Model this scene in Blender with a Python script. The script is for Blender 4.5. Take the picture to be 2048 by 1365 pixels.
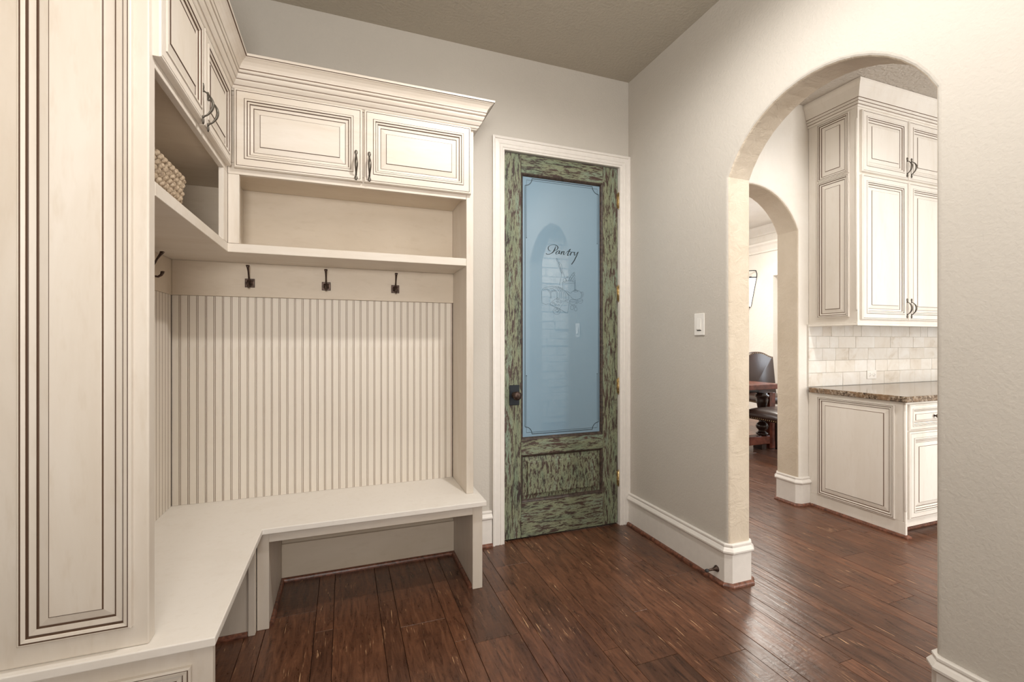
import bpy, bmesh, math, random
from mathutils import Vector
R=math.radians
random.seed(7)
sc=bpy.context.scene; COL=sc.collection
for o in list(bpy.data.objects): bpy.data.objects.remove(o)
# ---------------------------------------------------------------- camera
cd=bpy.data.cameras.new('camera'); cam=bpy.data.objects.new('camera',cd); COL.objects.link(cam)
cam.location=(0,0,1.25); cam.rotation_euler=(R(90),0,R(-20.2))
cd.sensor_width=36; cd.lens=16.0; cd.shift_y=0.001; cd.clip_start=.02; sc.camera=cam
# ---------------------------------------------------------------- light
w=bpy.data.worlds.new('world'); sc.world=w; w.use_nodes=True
bg=w.node_tree.nodes['Background']; bg.inputs[0].default_value=(1.0,.935,.855,1); bg.inputs[1].default_value=.72
def area(name,loc,target,sx,sy,e,col=(1,.96,.9)):
    l=bpy.data.lights.new(name,'AREA'); l.shape='RECTANGLE'; l.size=sx; l.size_y=sy; l.energy=e; l.color=col
    o=bpy.data.objects.new(name,l); COL.objects.link(o); o.location=loc
    o.rotation_euler=(Vector(target)-Vector(loc)).to_track_quat('-Z','Y').to_euler(); return o
def spot(name,loc,e,size,rad,col=(1,.97,.93),blend=.6):
    l=bpy.data.lights.new(name,'SPOT'); l.energy=e; l.spot_size=R(size); l.spot_blend=blend; l.shadow_soft_size=rad; l.color=col
    o=bpy.data.objects.new(name,l); COL.objects.link(o); o.location=loc; return o
spot('ceiling_downlight',(.84,1.22,3.0),92,172,.05)
spot('ceiling_downlight',(.3,-.7,3.0),16,172,.07)
area('ceiling_fill_light',(-.1,-1.0,1.7),(.25,.3,3.04),.6,.6,66,(1,.965,.92))  # unseen fill lamp added behind the camera, aimed up to brighten the ceiling
area('kitchen_window_light',(3.9,-2.5,1.35),(3.2,2,1.5),3.2,2.4,235,(1,.975,.94))
spot('kitchen_fill_spot',(2.75,1.45,3.03),42,165,.06)  # unseen spot added to light the arch jambs
spot('kitchen_fill_spot',(2.85,-.1,3.03),170,165,.06)  # unseen spot added to brighten the stone column
area('dining_window_fill',(6.95,3.55,1.45),(4.5,4.1,1.0),1.3,1.8,85,(.80,.90,1))
area('dining_window_fill',(2.42,4.9,1.6),(6.5,5.4,1.3),1.8,1.8,75,(1,.97,.94))  # unseen lamp added at the left side to brighten the far wall
area('dining_overhead_fill',(5.6,5.0,3.2),(5.6,5.0,0),.8,.8,90,(1,.94,.85))  # unseen overhead lamp added to fill the dining room
vs=sc.view_settings; vs.view_transform='Standard'; vs.look='None'; vs.exposure=0.0; vs.gamma=1.0; vs.use_curve_mapping=False
sc.display_settings.display_device='sRGB'
# ---------------------------------------------------------------- materials
class N:
    def __init__(s,name):
        s.m=bpy.data.materials.new(name); s.m.use_nodes=True; s.t=s.m.node_tree; s.b=s.t.nodes['Principled BSDF']
    def n(s,typ,**k):
        x=s.t.nodes.new(typ)
        for a,v in k.items(): setattr(x,a,v)
        return x
    def l(s,a,b): s.t.links.new(a,b)
    def co(s,kind='Object',scale=(1,1,1),rnd=False):
        tc=s.n('ShaderNodeTexCoord'); mp=s.n('ShaderNodeMapping'); mp.inputs['Scale'].default_value=scale
        s.l(tc.outputs[kind],mp.inputs[0])
        if rnd:
            oi=s.n('ShaderNodeObjectInfo'); mu=s.n('ShaderNodeMath',operation='MULTIPLY'); mu.inputs[1].default_value=37.0
            s.l(oi.outputs['Random'],mu.inputs[0]); cb=s.n('ShaderNodeCombineXYZ'); s.l(mu.outputs[0],cb.inputs[0]); s.l(mu.outputs[0],cb.inputs[1])
            s.l(cb.outputs[0],mp.inputs['Location']); s.oi=oi
        return mp.outputs[0]
    def noise(s,co,scale,detail=4,rough=.5,dist=0):
        x=s.n('ShaderNodeTexNoise'); x.inputs['Scale'].default_value=scale; x.inputs['Detail'].default_value=detail
        x.inputs['Roughness'].default_value=rough; x.inputs['Distortion'].default_value=dist; s.l(co,x.inputs['Vector']); return x.outputs['Fac']
    def ramp(s,f,stops):
        r=s.n('ShaderNodeValToRGB'); e=r.color_ramp.elements
        while len(e)<len(stops): e.new(.5)
        for i,(p,c) in enumerate(stops):
            e[i].position=p; e[i].color=(*c,1) if len(c)==3 else c
        s.l(f,r.inputs[0]); return r.outputs[0]
    def mix(s,f,a,b,blend='MIX'):
        x=s.n('ShaderNodeMix',data_type='RGBA',blend_type=blend)
        for sock,v in ((x.inputs[0],f),(x.inputs[6],a),(x.inputs[7],b)):
            if isinstance(v,(int,float)): sock.default_value=v
            elif isinstance(v,tuple): sock.default_value=(*v,1)
            else: s.l(v,sock)
        return x.outputs[2]
    def bump(s,h,st,dist=.01,prev=None):
        b=s.n('ShaderNodeBump'); b.inputs['Strength'].default_value=st; b.inputs['Distance'].default_value=dist; s.l(h,b.inputs['Height'])
        if prev: s.l(prev,b.inputs['Normal'])
        return b.outputs[0]
    def out(s,col=None,rough=.5,nrm=None,metal=0,coat=0):
        b=s.b
        if isinstance(col,tuple): b.inputs['Base Color'].default_value=(*col,1)
        elif col is not None: s.l(col,b.inputs['Base Color'])
        if isinstance(rough,(int,float)): b.inputs['Roughness'].default_value=rough
        else: s.l(rough,b.inputs['Roughness'])
        b.inputs['Metallic'].default_value=metal
        if coat: b.inputs['Coat Weight'].default_value=coat; b.inputs['Coat Roughness'].default_value=.03
        if nrm: s.l(nrm,b.inputs['Normal'])
        return s.m
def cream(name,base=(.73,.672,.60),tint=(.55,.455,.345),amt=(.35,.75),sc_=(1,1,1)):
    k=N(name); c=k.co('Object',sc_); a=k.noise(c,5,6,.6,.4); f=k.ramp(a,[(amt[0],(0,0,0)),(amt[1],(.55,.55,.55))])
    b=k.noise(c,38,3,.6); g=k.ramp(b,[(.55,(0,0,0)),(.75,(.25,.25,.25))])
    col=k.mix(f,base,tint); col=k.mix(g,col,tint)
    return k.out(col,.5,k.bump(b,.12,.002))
CR=cream('cream_glazed_paint',sc_=(1,1,.22)); CRH=cream('cream_glazed_paint_horizontal',sc_=(.25,1,1.2))
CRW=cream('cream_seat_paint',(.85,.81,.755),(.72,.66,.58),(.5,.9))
CRB=cream('cream_beadboard_lit_paint',(.81,.752,.675),(.62,.53,.41),(.35,.8),(1,1,.2))  # lighter copy of the cream, key light put into its colour
CRD=cream('cream_shaded_paint',(.70,.61,.50),(.50,.405,.29),(.3,.8),(.3,1,1))  # darker tan copy of the cream, shade put into its colour
CRK=cream('kitchen_cream_paint',(.80,.755,.69),(.66,.585,.49),(.45,.85),(1,1,.25))
def plain(name,col,rough=.5,metal=0,nz=0,sc_=60,var=.15):
    k=N(name)
    if nz:
        f=k.noise(k.co(),sc_,4); c=k.mix(k.ramp(f,[(.35,(0,0,0)),(.65,(1,1,1))]),tuple(x*(1-var) for x in col),tuple(min(1,x*(1+var)) for x in col))
        return k.out(c,rough,k.bump(f,nz,.003),metal)
    return k.out(col,rough,None,metal)
GL=plain('brown_glaze',(.115,.066,.04),.5); GLK=plain('kitchen_brown_glaze',(.16,.10,.065),.5)
GLS=plain('light_glaze',(.24,.145,.09),.5)
TR=plain('trim_white_paint',(.74,.70,.65),.3,0,.05,30,.02)
def plaster(name,col,var,sc1,sc2,st,dist,warm=None):
    k=N(name); c=k.co(); a=k.noise(c,sc1,2,.5,.3); b=k.noise(c,sc2,3,.55)
    cc=k.mix(b,tuple(x*(1-var) for x in col),tuple(x*(1+var) for x in col))
    if warm:
        g=k.noise(c,2.2,5,.6,.5); cc=k.mix(k.ramp(g,[(.4,(0,0,0)),(.7,(.6,.6,.6))]),cc,warm)
    return k.out(cc,.75,k.bump(a,st,dist))
WALL=plaster('greige_wall_paint',(.53,.492,.438),.03,85,6,.4,.004)
CEIL=plaster('taupe_ceiling_paint',(.43,.385,.315),.03,60,6,.5,.007)
KW=plaster('kitchen_wall_plaster',(.76,.725,.67),.03,26,5,.4,.01,(.69,.63,.55))
KC=plaster('kitchen_ceiling_paint',(.56,.51,.45),.05,45,6,.9,.01)
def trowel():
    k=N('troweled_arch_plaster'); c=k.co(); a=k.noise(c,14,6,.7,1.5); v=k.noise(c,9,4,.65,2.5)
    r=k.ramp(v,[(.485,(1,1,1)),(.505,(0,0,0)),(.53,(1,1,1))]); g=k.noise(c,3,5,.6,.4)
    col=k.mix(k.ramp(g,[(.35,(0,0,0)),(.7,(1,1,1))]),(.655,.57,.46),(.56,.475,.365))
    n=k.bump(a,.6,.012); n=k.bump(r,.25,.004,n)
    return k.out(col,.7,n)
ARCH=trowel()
def floor_mat():
    k=N('hand_scraped_floor'); c=k.co('Object',(1,.14,1),True); rnd=k.oi.outputs['Random']
    a=k.noise(c,48,8,.70,1.0); big=k.noise(c,7,4,.6,.6)
    base=k.ramp(a,[(.25,(.038,.017,.010)),(.44,(.092,.039,.021)),(.60,(.155,.068,.036)),(.8,(.24,.12,.066))])
    tone=k.ramp(rnd,[(0,(.74,.74,.78)),(.5,(.95,.93,.93)),(1,(1.22,1.15,1.1))])
    col=k.mix(1.0,base,tone,'MULTIPLY')
    sp=k.ramp(big,[(.30,(.42,.40,.42)),(.46,(1,1,1))]); col=k.mix(.75,col,sp,'MULTIPLY')
    # bare fibres where the finish is scraped
    c2=k.co('Object',(1,.07,1),True); f=k.noise(c2,120,3,.6,.3); z=k.noise(k.co('Object',(1,.35,1),True),9,3,.6)
    m1=k.ramp(f,[(.635,(0,0,0)),(.67,(1,1,1))]); m2=k.ramp(z,[(.50,(0,0,0)),(.58,(1,1,1))])
    m=k.mix(1.0,m1,m2,'MULTIPLY'); col=k.mix(m,col,(.52,.31,.17))
    # knots
    kn=k.noise(k.co('Object',(1,.5,1),True),7,2,.5,.2); km=k.ramp(kn,[(.79,(0,0,0)),(.82,(1,1,1))]); col=k.mix(km,col,(.012,.008,.007))
    sc2=k.noise(k.co('Object',(.45,1,1),True),42,3,.6,.4); hs=k.noise(k.co('Object',(1,.10,1),True),42,3,.5,.3)
    n=k.bump(hs,.35,.004); n=k.bump(sc2,.22,.004,n); n=k.bump(a,.12,.002,n)
    rg=k.ramp(a,[(.3,(.25,.25,.25)),(.8,(.38,.38,.38))])
    m=k.out(col,rg,n); k.b.inputs['Specular IOR Level'].default_value=.55
    return m
FLOOR=floor_mat()
SHOE=plain('dark_shoe_molding',(.15,.058,.034),.35,0,.3,60,.5)
SEAM=plain('floor_seam',(.012,.006,.004),.9)
def green(name,sx,sz):
    k=N(name); c=k.co('Object',(sx,1,sz)); a=k.noise(c,68,8,.74,.5); b=k.noise(c,150,5,.75,.3); g=k.noise(c,14,4,.6)
    pa=k.ramp(g,[(.3,(.185,.245,.165)),(.5,(.25,.27,.17)),(.72,(.225,.315,.25))])
    pb=k.ramp(b,[(.3,(.5,.5,.45)),(.6,(1,1,1)),(.75,(1.35,1.3,1.3))]); p=k.mix(1.0,pa,pb,'MULTIPLY')
    m=k.ramp(a,[(.50,(0,0,0)),(.54,(1,1,1))]); m2=k.ramp(b,[(.53,(0,0,0)),(.62,(.9,.9,.9))]); mm=k.mix(1.0,m,m2,'LIGHTEN')
    dk=k.ramp(g,[(.3,(.020,.014,.013)),(.7,(.075,.04,.03))])
    col=k.mix(mm,p,dk); return k.out(col,.55,k.bump(mm,-.5,.003))
GV=green('distressed_green_vertical',1,.16); GH=green('distressed_green_horizontal',.16,1); GP=green('distressed_green_panel',1.1,.30)
GD=plain('dark_worn_wood',(.045,.03,.022),.5,0,.3,50,.5)
def glassm():
    k=N('frosted_blue_glass'); f=k.noise(k.co(),2.5,2); c=k.mix(f,(.155,.265,.355),(.18,.295,.39))
    m=k.out(c,.55); b=k.b; b.inputs['Coat Weight'].default_value=1; b.inputs['Coat Roughness'].default_value=.012; b.inputs['Coat IOR'].default_value=2.0
    return m
GLASS=glassm(); INK=plain('dark_glass_lettering',(.02,.035,.045),.4); ETCH=plain('etched_line',(.05,.09,.12),.5)
BRZ=plain('oil_rubbed_bronze',(.075,.05,.04),.42,.8,.2,90,.4); PWT=plain('pewter_pull',(.135,.12,.10),.42,.8,.1,90,.2)
BLK=plain('black_knob_plate',(.016,.02,.026),.45,.4); BRASS=plain('antique_brass',(.52,.39,.20),.35,.9,.1,60,.3)
WHT=plain('switch_white',(.80,.77,.72),.3); SLOT=plain('slot_dark',(.03,.03,.03),.7)
def rope():
    k=N('seagrass_rope'); c=k.co('Object',(1,1,1)); a=k.noise(c,90,4,.6,.5)
    return k.out(k.ramp(a,[(.3,(.17,.11,.065)),(.55,(.44,.34,.235)),(.8,(.64,.54,.42))]),.7,k.bump(a,.5,.002))
ROPE=rope()
def trav():
    k=N('travertine_tile'); c=k.co('Object',(1,1,1),True); a=k.noise(c,7,7,.65,.6); b=k.noise(c,55,3,.6)
    col=k.ramp(a,[(.3,(.60,.54,.46)),(.42,(.71,.67,.61)),(.65,(.77,.75,.71))]); t=k.ramp(k.oi.outputs['Random'],[(0,(.93,.89,.84)),(.25,(1,.99,.97)),(1,(1,1,1))])
    col=k.mix(1.0,col,t,'MULTIPLY'); pit=k.ramp(b,[(.73,(0,0,0)),(.76,(1,1,1))]); col=k.mix(pit,col,(.38,.28,.19))
    return k.out(col,.45,k.bump(pit,-.4,.003))
TRAV=trav(); GROUT=plain('pale_grout',(.73,.69,.63),.8)
def granite():
    k=N('brown_granite'); c=k.co(); a=k.noise(c,60,5,.75,.4); g=k.noise(c,14,4,.6,1)
    col=k.ramp(a,[(.38,(.02,.015,.012)),(.47,(.12,.075,.045)),(.56,(.30,.23,.16)),(.68,(.60,.54,.46))])
    col=k.mix(k.ramp(g,[(.45,(0,0,0)),(.6,(.7,.7,.7))]),col,(.25,.15,.08))
    return k.out(col,.12)
GRAN=granite()
def stonem():
    k=N('ledger_stone'); c=k.co('Object',(1,1,1),True); a=k.noise(c,9,6,.6,.5)
    return k.out(k.ramp(a,[(.3,(.42,.38,.33)),(.7,(.74,.70,.63))]),.8,k.bump(a,.8,.02))
STONE=stonem()
CHW=plain('cherry_table_wood',(.17,.045,.025),.22,0,.1,12,.4); DKW=plain('dark_turned_wood',(.03,.014,.010),.2)
def leather():
    k=N('brown_leather'); a=k.noise(k.co(),70,4,.6); return k.out(k.mix(a,(.016,.008,.006),(.045,.022,.015)),.32,k.bump(a,.35,.002))
LEA=leather(); NAIL=plain('brass_nail',(.45,.33,.17),.3,1)
k=N('lit_lantern_glass'); k.out((.9,.9,.88),.3); k.b.inputs['Emission Color'].default_value=(1,.97,.92,1); k.b.inputs['Emission Strength'].default_value=.9; LAMP=k.m
# ---------------------------------------------------------------- mesh helpers
class MB:
    def __init__(s): s.v=[];s.f=[];s.m=[];s.s=[]
    def add(s,vs,fs,m=0,sm=False):
        b=len(s.v); s.v+= [tuple(x) for x in vs]
        for i,f in enumerate(fs): s.f.append(tuple(b+j for j in f)); s.m.append(m[i] if isinstance(m,list) else m); s.s.append(sm)
        return s
    def box(s,x0,x1,y0,y1,z0,z1,m=0,c=0):
        if c<=0:
            return s.add([(x0,y0,z0),(x1,y0,z0),(x1,y1,z0),(x0,y1,z0),(x0,y0,z1),(x1,y0,z1),(x1,y1,z1),(x0,y1,z1)],
             [(0,3,2,1),(4,5,6,7),(0,1,5,4),(1,2,6,5),(2,3,7,6),(3,0,4,7)],m)
        vs=[];X=(x0,x1);Y=(y0,y1);Z=(z0,z1);idx={}
        for i in (0,1):
            for j in (0,1):
                for k_ in (0,1):
                    p=(X[i],Y[j],Z[k_]); d=(c*(1-2*i),c*(1-2*j),c*(1-2*k_))
                    for a in range(3):
                        q=[p[t]+(0 if t==a else d[t]) for t in range(3)]; idx[(i,j,k_,a)]=len(vs); vs.append(q)
        fs=[]
        g=lambda i,j,k_,a: idx[(i,j,k_,a)]
        for e in (0,1):
            q=[g(e,0,0,0),g(e,1,0,0),g(e,1,1,0),g(e,0,1,0)]; fs.append(q if e else q[::-1])
            q=[g(0,e,0,1),g(1,e,0,1),g(1,e,1,1),g(0,e,1,1)]; fs.append(q[::-1] if e else q)
            q=[g(0,0,e,2),g(1,0,e,2),g(1,1,e,2),g(0,1,e,2)]; fs.append(q if e else q[::-1])
        for a in range(3):
            b_,c_=[t for t in range(3) if t!=a]
            for eb in (0,1):
                for ec in (0,1):
                    def kk(ea,ax):
                        t=[0,0,0]; t[a]=ea; t[b_]=eb; t[c_]=ec; return idx[(t[0],t[1],t[2],ax)]
                    q=[kk(0,b_),kk(1,b_),kk(1,c_),kk(0,c_)]
                    flip=(eb!=ec)^(a==1)
                    fs.append(q if flip else q[::-1])
        for i in (0,1):
            for j in (0,1):
                for k_ in (0,1):
                    q=[g(i,j,k_,0),g(i,j,k_,1),g(i,j,k_,2)]
                    fs.append(q if (i+j+k_)%2==1 else q[::-1])
        return s.add(vs,fs,m)
    def poly(s,pts,ax,a0,a1,m=0,me=None):
        """extrude a 2D outline; ax 'x': pts=(y,z), 'y': (x,z), 'z': (x,y)"""
        def P(p,a): return (a,p[0],p[1]) if ax=='x' else ((p[0],a,p[1]) if ax=='y' else (p[0],p[1],a))
        n=len(pts); vs=[P(p,a0) for p in pts]+[P(p,a1) for p in pts]
        fs=[tuple(range(n)),tuple(range(2*n-1,n-1,-1))]; ms=[m,m]
        for i in range(n):
            j=(i+1)%n; fs.append((i,j,n+j,n+i)); ms.append(m if me is None else me(pts[i],pts[j]))
        return s.add(vs,fs,ms)
    def panel(s,O,U,V,w_,h_,prof,back=True):
        """nested rings: prof=[(inset,height,mat)...]; last mat fills the field"""
        O=Vector(O);U=Vector(U);V=Vector(V);Nn=U.cross(V); vs=[];fs=[];ms=[]
        for (i,hh,_) in prof:
            for a,b in ((i,i),(w_-i,i),(w_-i,h_-i),(i,h_-i)): vs.append(O+U*a+V*b+Nn*hh)
        for r in range(len(prof)-1):
            for q in range(4):
                t=(q+1)%4; fs.append((4*r+q,4*r+t,4*r+4+t,4*r+4+q)); ms.append(prof[r+1][2])
        e=4*(len(prof)-1); fs.append((e,e+1,e+2,e+3)); ms.append(0)
        if back: fs.append((3,2,1,0)); ms.append(0)
        return s.add(vs,fs,ms)
    def sweep(s,path,prof,side=1,m=0,up=(0,0,1),cap=True,mats=None,sm=False):
        """prof=[(d outward, a along up)], mitred along the path; outward = right of travel when side=1"""
        up=Vector(up); P=[Vector(p) for p in path]; n=len(P); k_=len(prof); vs=[];fs=[];ms=[]
        seg=[(P[i+1]-P[i]).normalized() for i in range(n-1)]; nr=[t.cross(up)*side for t in seg]
        for i in range(n):
            a=nr[max(i-1,0)]; b=nr[min(i,n-2)]; d=(a+b); d=d/(d.dot(a)) if d.length>1e-6 else a
            for (x,z) in prof: vs.append(P[i]+d*x+up*z)
        for i in range(n-1):
            for j in range(k_):
                t=(j+1)%k_; q=(i*k_+j,i*k_+t,(i+1)*k_+t,(i+1)*k_+j); fs.append(q); ms.append(m if not mats else mats[j])
        if cap: fs.append(tuple(range(k_))); fs.append(tuple(range(n*k_-1,(n-1)*k_-1,-1))); ms+= [m,m]
        return s.add(vs,fs,ms,sm)
    def lathe(s,prof,O,ax='z',n=20,m=0,sm=True):
        vs=[];fs=[];O=Vector(O)
        for (r,h) in prof:
            for i in range(n):
                a=2*math.pi*i/n; c,d=r*math.cos(a),r*math.sin(a)
                vs.append(O+Vector({'z':(c,d,h),'y':(c,h,d),'x':(h,c,d)}[ax]))
        for r in range(len(prof)-1):
            for i in range(n):
                j=(i+1)%n; fs.append((r*n+i,r*n+j,(r+1)*n+j,(r+1)*n+i))
        fs.append(tuple(range(n-1,-1,-1))); fs.append(tuple(range((len(prof)-1)*n,len(prof)*n)))
        return s.add(vs,fs,m,sm)
    def tube(s,pts,rad,n=8,m=0,sm=True,flat=1.0,closed=False,ref=(0,0,1)):
        P=[Vector(p) for p in pts]; k_=len(P); vs=[];fs=[]; ref=Vector(ref)
        if not hasattr(rad,'__len__'): rad=[rad]*k_
        for i in range(k_):
            if closed: t=(P[(i+1)%k_]-P[i-1]).normalized()
            else: t=(P[min(i+1,k_-1)]-P[max(i-1,0)]).normalized()
            rr=ref if abs(t.dot(ref))<.95 else Vector((1,0,0))
            a=t.cross(rr).normalized(); b=a.cross(t)
            for j in range(n):
                q=2*math.pi*j/n; vs.append(P[i]+a*math.cos(q)*rad[i]+b*math.sin(q)*rad[i]*flat)
        for i in range(k_ if closed else k_-1):
            for j in range(n):
                q=(j+1)%n; i2=(i+1)%k_; fs.append((i*n+j,i*n+q,i2*n+q,i2*n+j))
        if not closed: fs.append(tuple(range(n-1,-1,-1))); fs.append(tuple(range((k_-1)*n,k_*n)))
        return s.add(vs,fs,m,sm)
def ob(name,mb,mats,parent=None,org=None,bevel=0,seg=1,local=False,fix=True):
    if not isinstance(mats,(list,tuple)): mats=[mats]
    o_=Vector(parent.location) if (parent and not local) else Vector((0,0,0))
    if parent and parent.parent and not local: o_=o_+Vector(parent.parent.location)
    if parent is None and not local:
        xs=[v[0] for v in mb.v]; ys=[v[1] for v in mb.v]; zs=[v[2] for v in mb.v]
        o_=Vector(org) if org else Vector(((min(xs)+max(xs))/2,(min(ys)+max(ys))/2,min(zs)))
    me=bpy.data.meshes.new(name); me.from_pydata([Vector(v)-o_ for v in mb.v],[],mb.f)
    for m_ in mats: me.materials.append(m_)
    me.polygons.foreach_set('material_index',mb.m); me.polygons.foreach_set('use_smooth',mb.s)
    if fix:
        bm=bmesh.new(); bm.from_mesh(me); bmesh.ops.recalc_face_normals(bm,faces=bm.faces); bm.to_mesh(me); bm.free()
    me.update(); o=bpy.data.objects.new(name,me); COL.objects.link(o)
    if parent: o.parent=parent
    elif not local: o.location=o_
    if bevel:
        b=o.modifiers.new('bevel','BEVEL'); b.width=bevel; b.segments=seg; b.limit_method='ANGLE'; b.angle_limit=R(40)
    return o
def tag(o,label=None,cat=None,group=None,kind=None):
    if label: o['label']=label
    if cat: o['category']=cat
    if group: o['group']=group
    if kind: o['kind']=kind
    return o
def thing(name,label,cat,loc,group=None,rz=0):
    o=bpy.data.objects.new(name,None); o.empty_display_size=.05; COL.objects.link(o); o.location=loc; o.rotation_euler=(0,0,rz)
    return tag(o,label,cat,group)
def struct(name,mb,mats,label=None,**k):
    o=ob(name,mb,mats,**k); return tag(o,label,kind='structure')
def bx(*a,**k): return MB().box(*a,**k)
def copy_part(src,parent,loc,rz=0,scale=None):
    c=src.copy(); COL.objects.link(c); c.parent=parent; c.location=loc; c.rotation_euler=(0,0,rz)
    if scale: c.scale=scale
    return c
# ================================================================ STRUCTURE
H=3.04; RX=1.84; RX2=1.99; BY=2.67
PITCH=.2755
cols=[]; x=-.322-PITCH*2
while x<7.0:
    cols.append((x,x+.2)); cols.append((x+.2,x+PITCH)); x+=PITCH
fl=struct('floor',bx(-.95,7.3,-2.0,7.3,-.10,-.012),[SEAM],'dark brown hand-scraped hardwood floor',org=(3,2,-.1))
known={0:None}
def near(a,b): return abs(a-b)<.03
joints={-.322:[2.30],.154:[2.37],.232:[2.037],.432:[1.86],.708:[2.16],.985:[1.60],1.06:[1.485],1.26:[1.779],1.337:[1.41],1.615:[1.992],1.892:[1.352],2.367:[1.59],2.44:[1.42],2.09:[2.05]}
rnd=random.Random(11); nb=0
for (a,b) in cols:
    wide=b-a>.1
    y0,y1=(-1.6,2.7) if a<1.9 else ((-1.6,7.2) if a>2.0 and a<5.4 else (-1.6,2.7) if a<2.0 else (2.6,7.2))
    if a<-.45: y0,y1=.2,2.7
    if 3.45<a<5.4: y0=-1.6 if a<4.0 else 2.6
    js=None
    for kx,v in joints.items():
        if near(kx,a): js=list(v)
    if js is None: js=[rnd.uniform(1.2,2.6)]
    y=js[0]
    while y>y0: y-=rnd.uniform(1.5,2.4) if wide else rnd.uniform(1.1,2.0); js.append(y)
    y=js[0]
    while y<y1: y+=rnd.uniform(1.5,2.4) if wide else rnd.uniform(1.3,2.2); js.append(y)
    js=sorted([j for j in js if y0+.15<j<y1-.15]); js=[y0]+js+[y1]
    for i in range(len(js)-1):
        g=.0009; m=bx(a+g,b-g,js[i]+g,js[i+1]-g,-.0125,rnd.uniform(-.0006,.0),c=.0011)
        o=ob('floor_board',m,[FLOOR],local=True); o.parent=fl; o.matrix_parent_inverse=fl.matrix_world.inverted()
        o.location=-Vector((3,2,-.1)); nb+=1
print('boards',nb)
struct('ceiling',MB().box(-.95,RX2,-2.0,2.80,H,H+.12),[CEIL],'taupe textured ceiling of the entry room')
struct('ceiling',MB().box(RX2+.001,7.3,-2.6,2.69,H+.02,H+.14),[KC],'pale textured ceiling of the kitchen beyond the arch')
def archpts(c,hw,zs,rise,n=18):
    Rr=(hw*hw+rise*rise)/(2*rise); cz=zs+rise-Rr; a0=math.asin(min(1,hw/Rr))
    return [(c+Rr*math.sin(a0-2*a0*i/n),cz+Rr*math.cos(a0-2*a0*i/n)) for i in range(n+1)]
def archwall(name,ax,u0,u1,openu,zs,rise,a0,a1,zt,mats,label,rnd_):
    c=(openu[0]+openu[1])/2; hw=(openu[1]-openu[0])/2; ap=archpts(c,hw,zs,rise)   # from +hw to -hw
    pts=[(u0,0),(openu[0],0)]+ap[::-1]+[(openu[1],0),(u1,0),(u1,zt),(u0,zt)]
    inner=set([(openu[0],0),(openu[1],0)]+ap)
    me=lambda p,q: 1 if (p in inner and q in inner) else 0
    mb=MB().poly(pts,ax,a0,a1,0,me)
    o=struct(name,mb,mats,label)
    me_=o.data; at=me_.attributes.new('bevel_weight_edge','FLOAT','EDGE')
    lim=[openu[0]-1e-3,openu[1]+1e-3]; off=o.location
    for e in me_.edges:
        p,q=[me_.vertices[i].co+off for i in e.vertices]
        k1=1 if ax=='x' else 0; kd=0 if ax=='x' else 1
        if all(lim[0]<v[k1]<lim[1] and v[2]<zs+rise+.01 for v in (p,q)) and abs(p[kd]-q[kd])<1e-4 and (p-q).length>1e-3:
            if not (abs(p[2])<1e-4 and abs(q[2])<1e-4): at.data[e.index].value=1.0
    b=o.modifiers.new('bullnose','BEVEL'); b.width=rnd_; b.segments=4; b.limit_method='WEIGHT'; b.profile=.5
    return o
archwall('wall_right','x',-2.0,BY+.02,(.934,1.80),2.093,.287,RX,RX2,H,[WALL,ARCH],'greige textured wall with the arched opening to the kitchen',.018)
archwall('wall_kitchen','y',RX2+.001,6.2,(2.335,3.245),2.105,.295,2.50,2.69,3.30,[KW,ARCH],'pale plaster wall with a small arched opening to the dining room',.02)  # same plaster in a darker tone on the opening, painting its shade
# back wall with the door opening
DX0,DX1,DZ=.926,1.765,2.447
struct('wall_back',MB().poly([(-.95,0),(DX0,0),(DX0,DZ),(DX1,DZ),(DX1,0),(RX-.001,0),(RX-.001,H),(-.95,H)],'y',BY,BY+.12),[WALL],'greige wall behind the lockers and pantry door')
struct('wall_left',bx(-.93,-.815,-.6,BY-.001,0,H),[WALL],'greige wall behind the left lockers')
struct('wall_pantry',MB().poly([(.2,0),(1.83,0),(1.83,H),(.2,H)],'y',3.6,3.7),[WALL],'pantry wall behind the frosted door')
# dining room shell
struct('wall_dining',MB().poly([(2.691,0),(4.55,0),(4.55,2.41),(5.865,2.41),(5.865,0),(7.3,0),(7.3,3.3),(2.691,3.3)],'x',7.0,7.25),[KW],'cream dining room wall with an opening')
struct('wall_dining_recess',bx(7.26,7.36,4.2,6.2,0,3.3),[WALL],'cream wall beyond the dining room opening')
struct('wall_dining_end',bx(2.3,7.0,7.2,7.3,0,3.3),[KW],'cream far end wall of the dining room')
struct('wall_dining_left',bx(2.2,2.3,2.8,7.2,0,3.3),[KW],'cream left wall of the dining room')
struct('ceiling',bx(2.2,7.35,2.691,7.3,3.3,3.4),[KW],'cream dining room ceiling')
cm=MB(); pr=[(0,2.84),(.025,2.84),(.03,2.87),(.075,2.94),(.11,2.97),(.12,3.0),(0,3.0)]
cm.sweep([(6.999,2.7,0),(6.999,7.19,0)],pr,side=-1); struct('trim_3',cm,[KW],'dining room crown molding')
cm=MB(); pr=[(0,3.15),(.02,3.15),(.03,3.18),(.09,3.25),(.10,3.299),(0,3.299)]
cm.sweep([(6.999,2.7,0),(6.999,7.19,0)],pr,side=-1); struct('trim_4',cm,[KW],'dining room upper crown molding')
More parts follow.
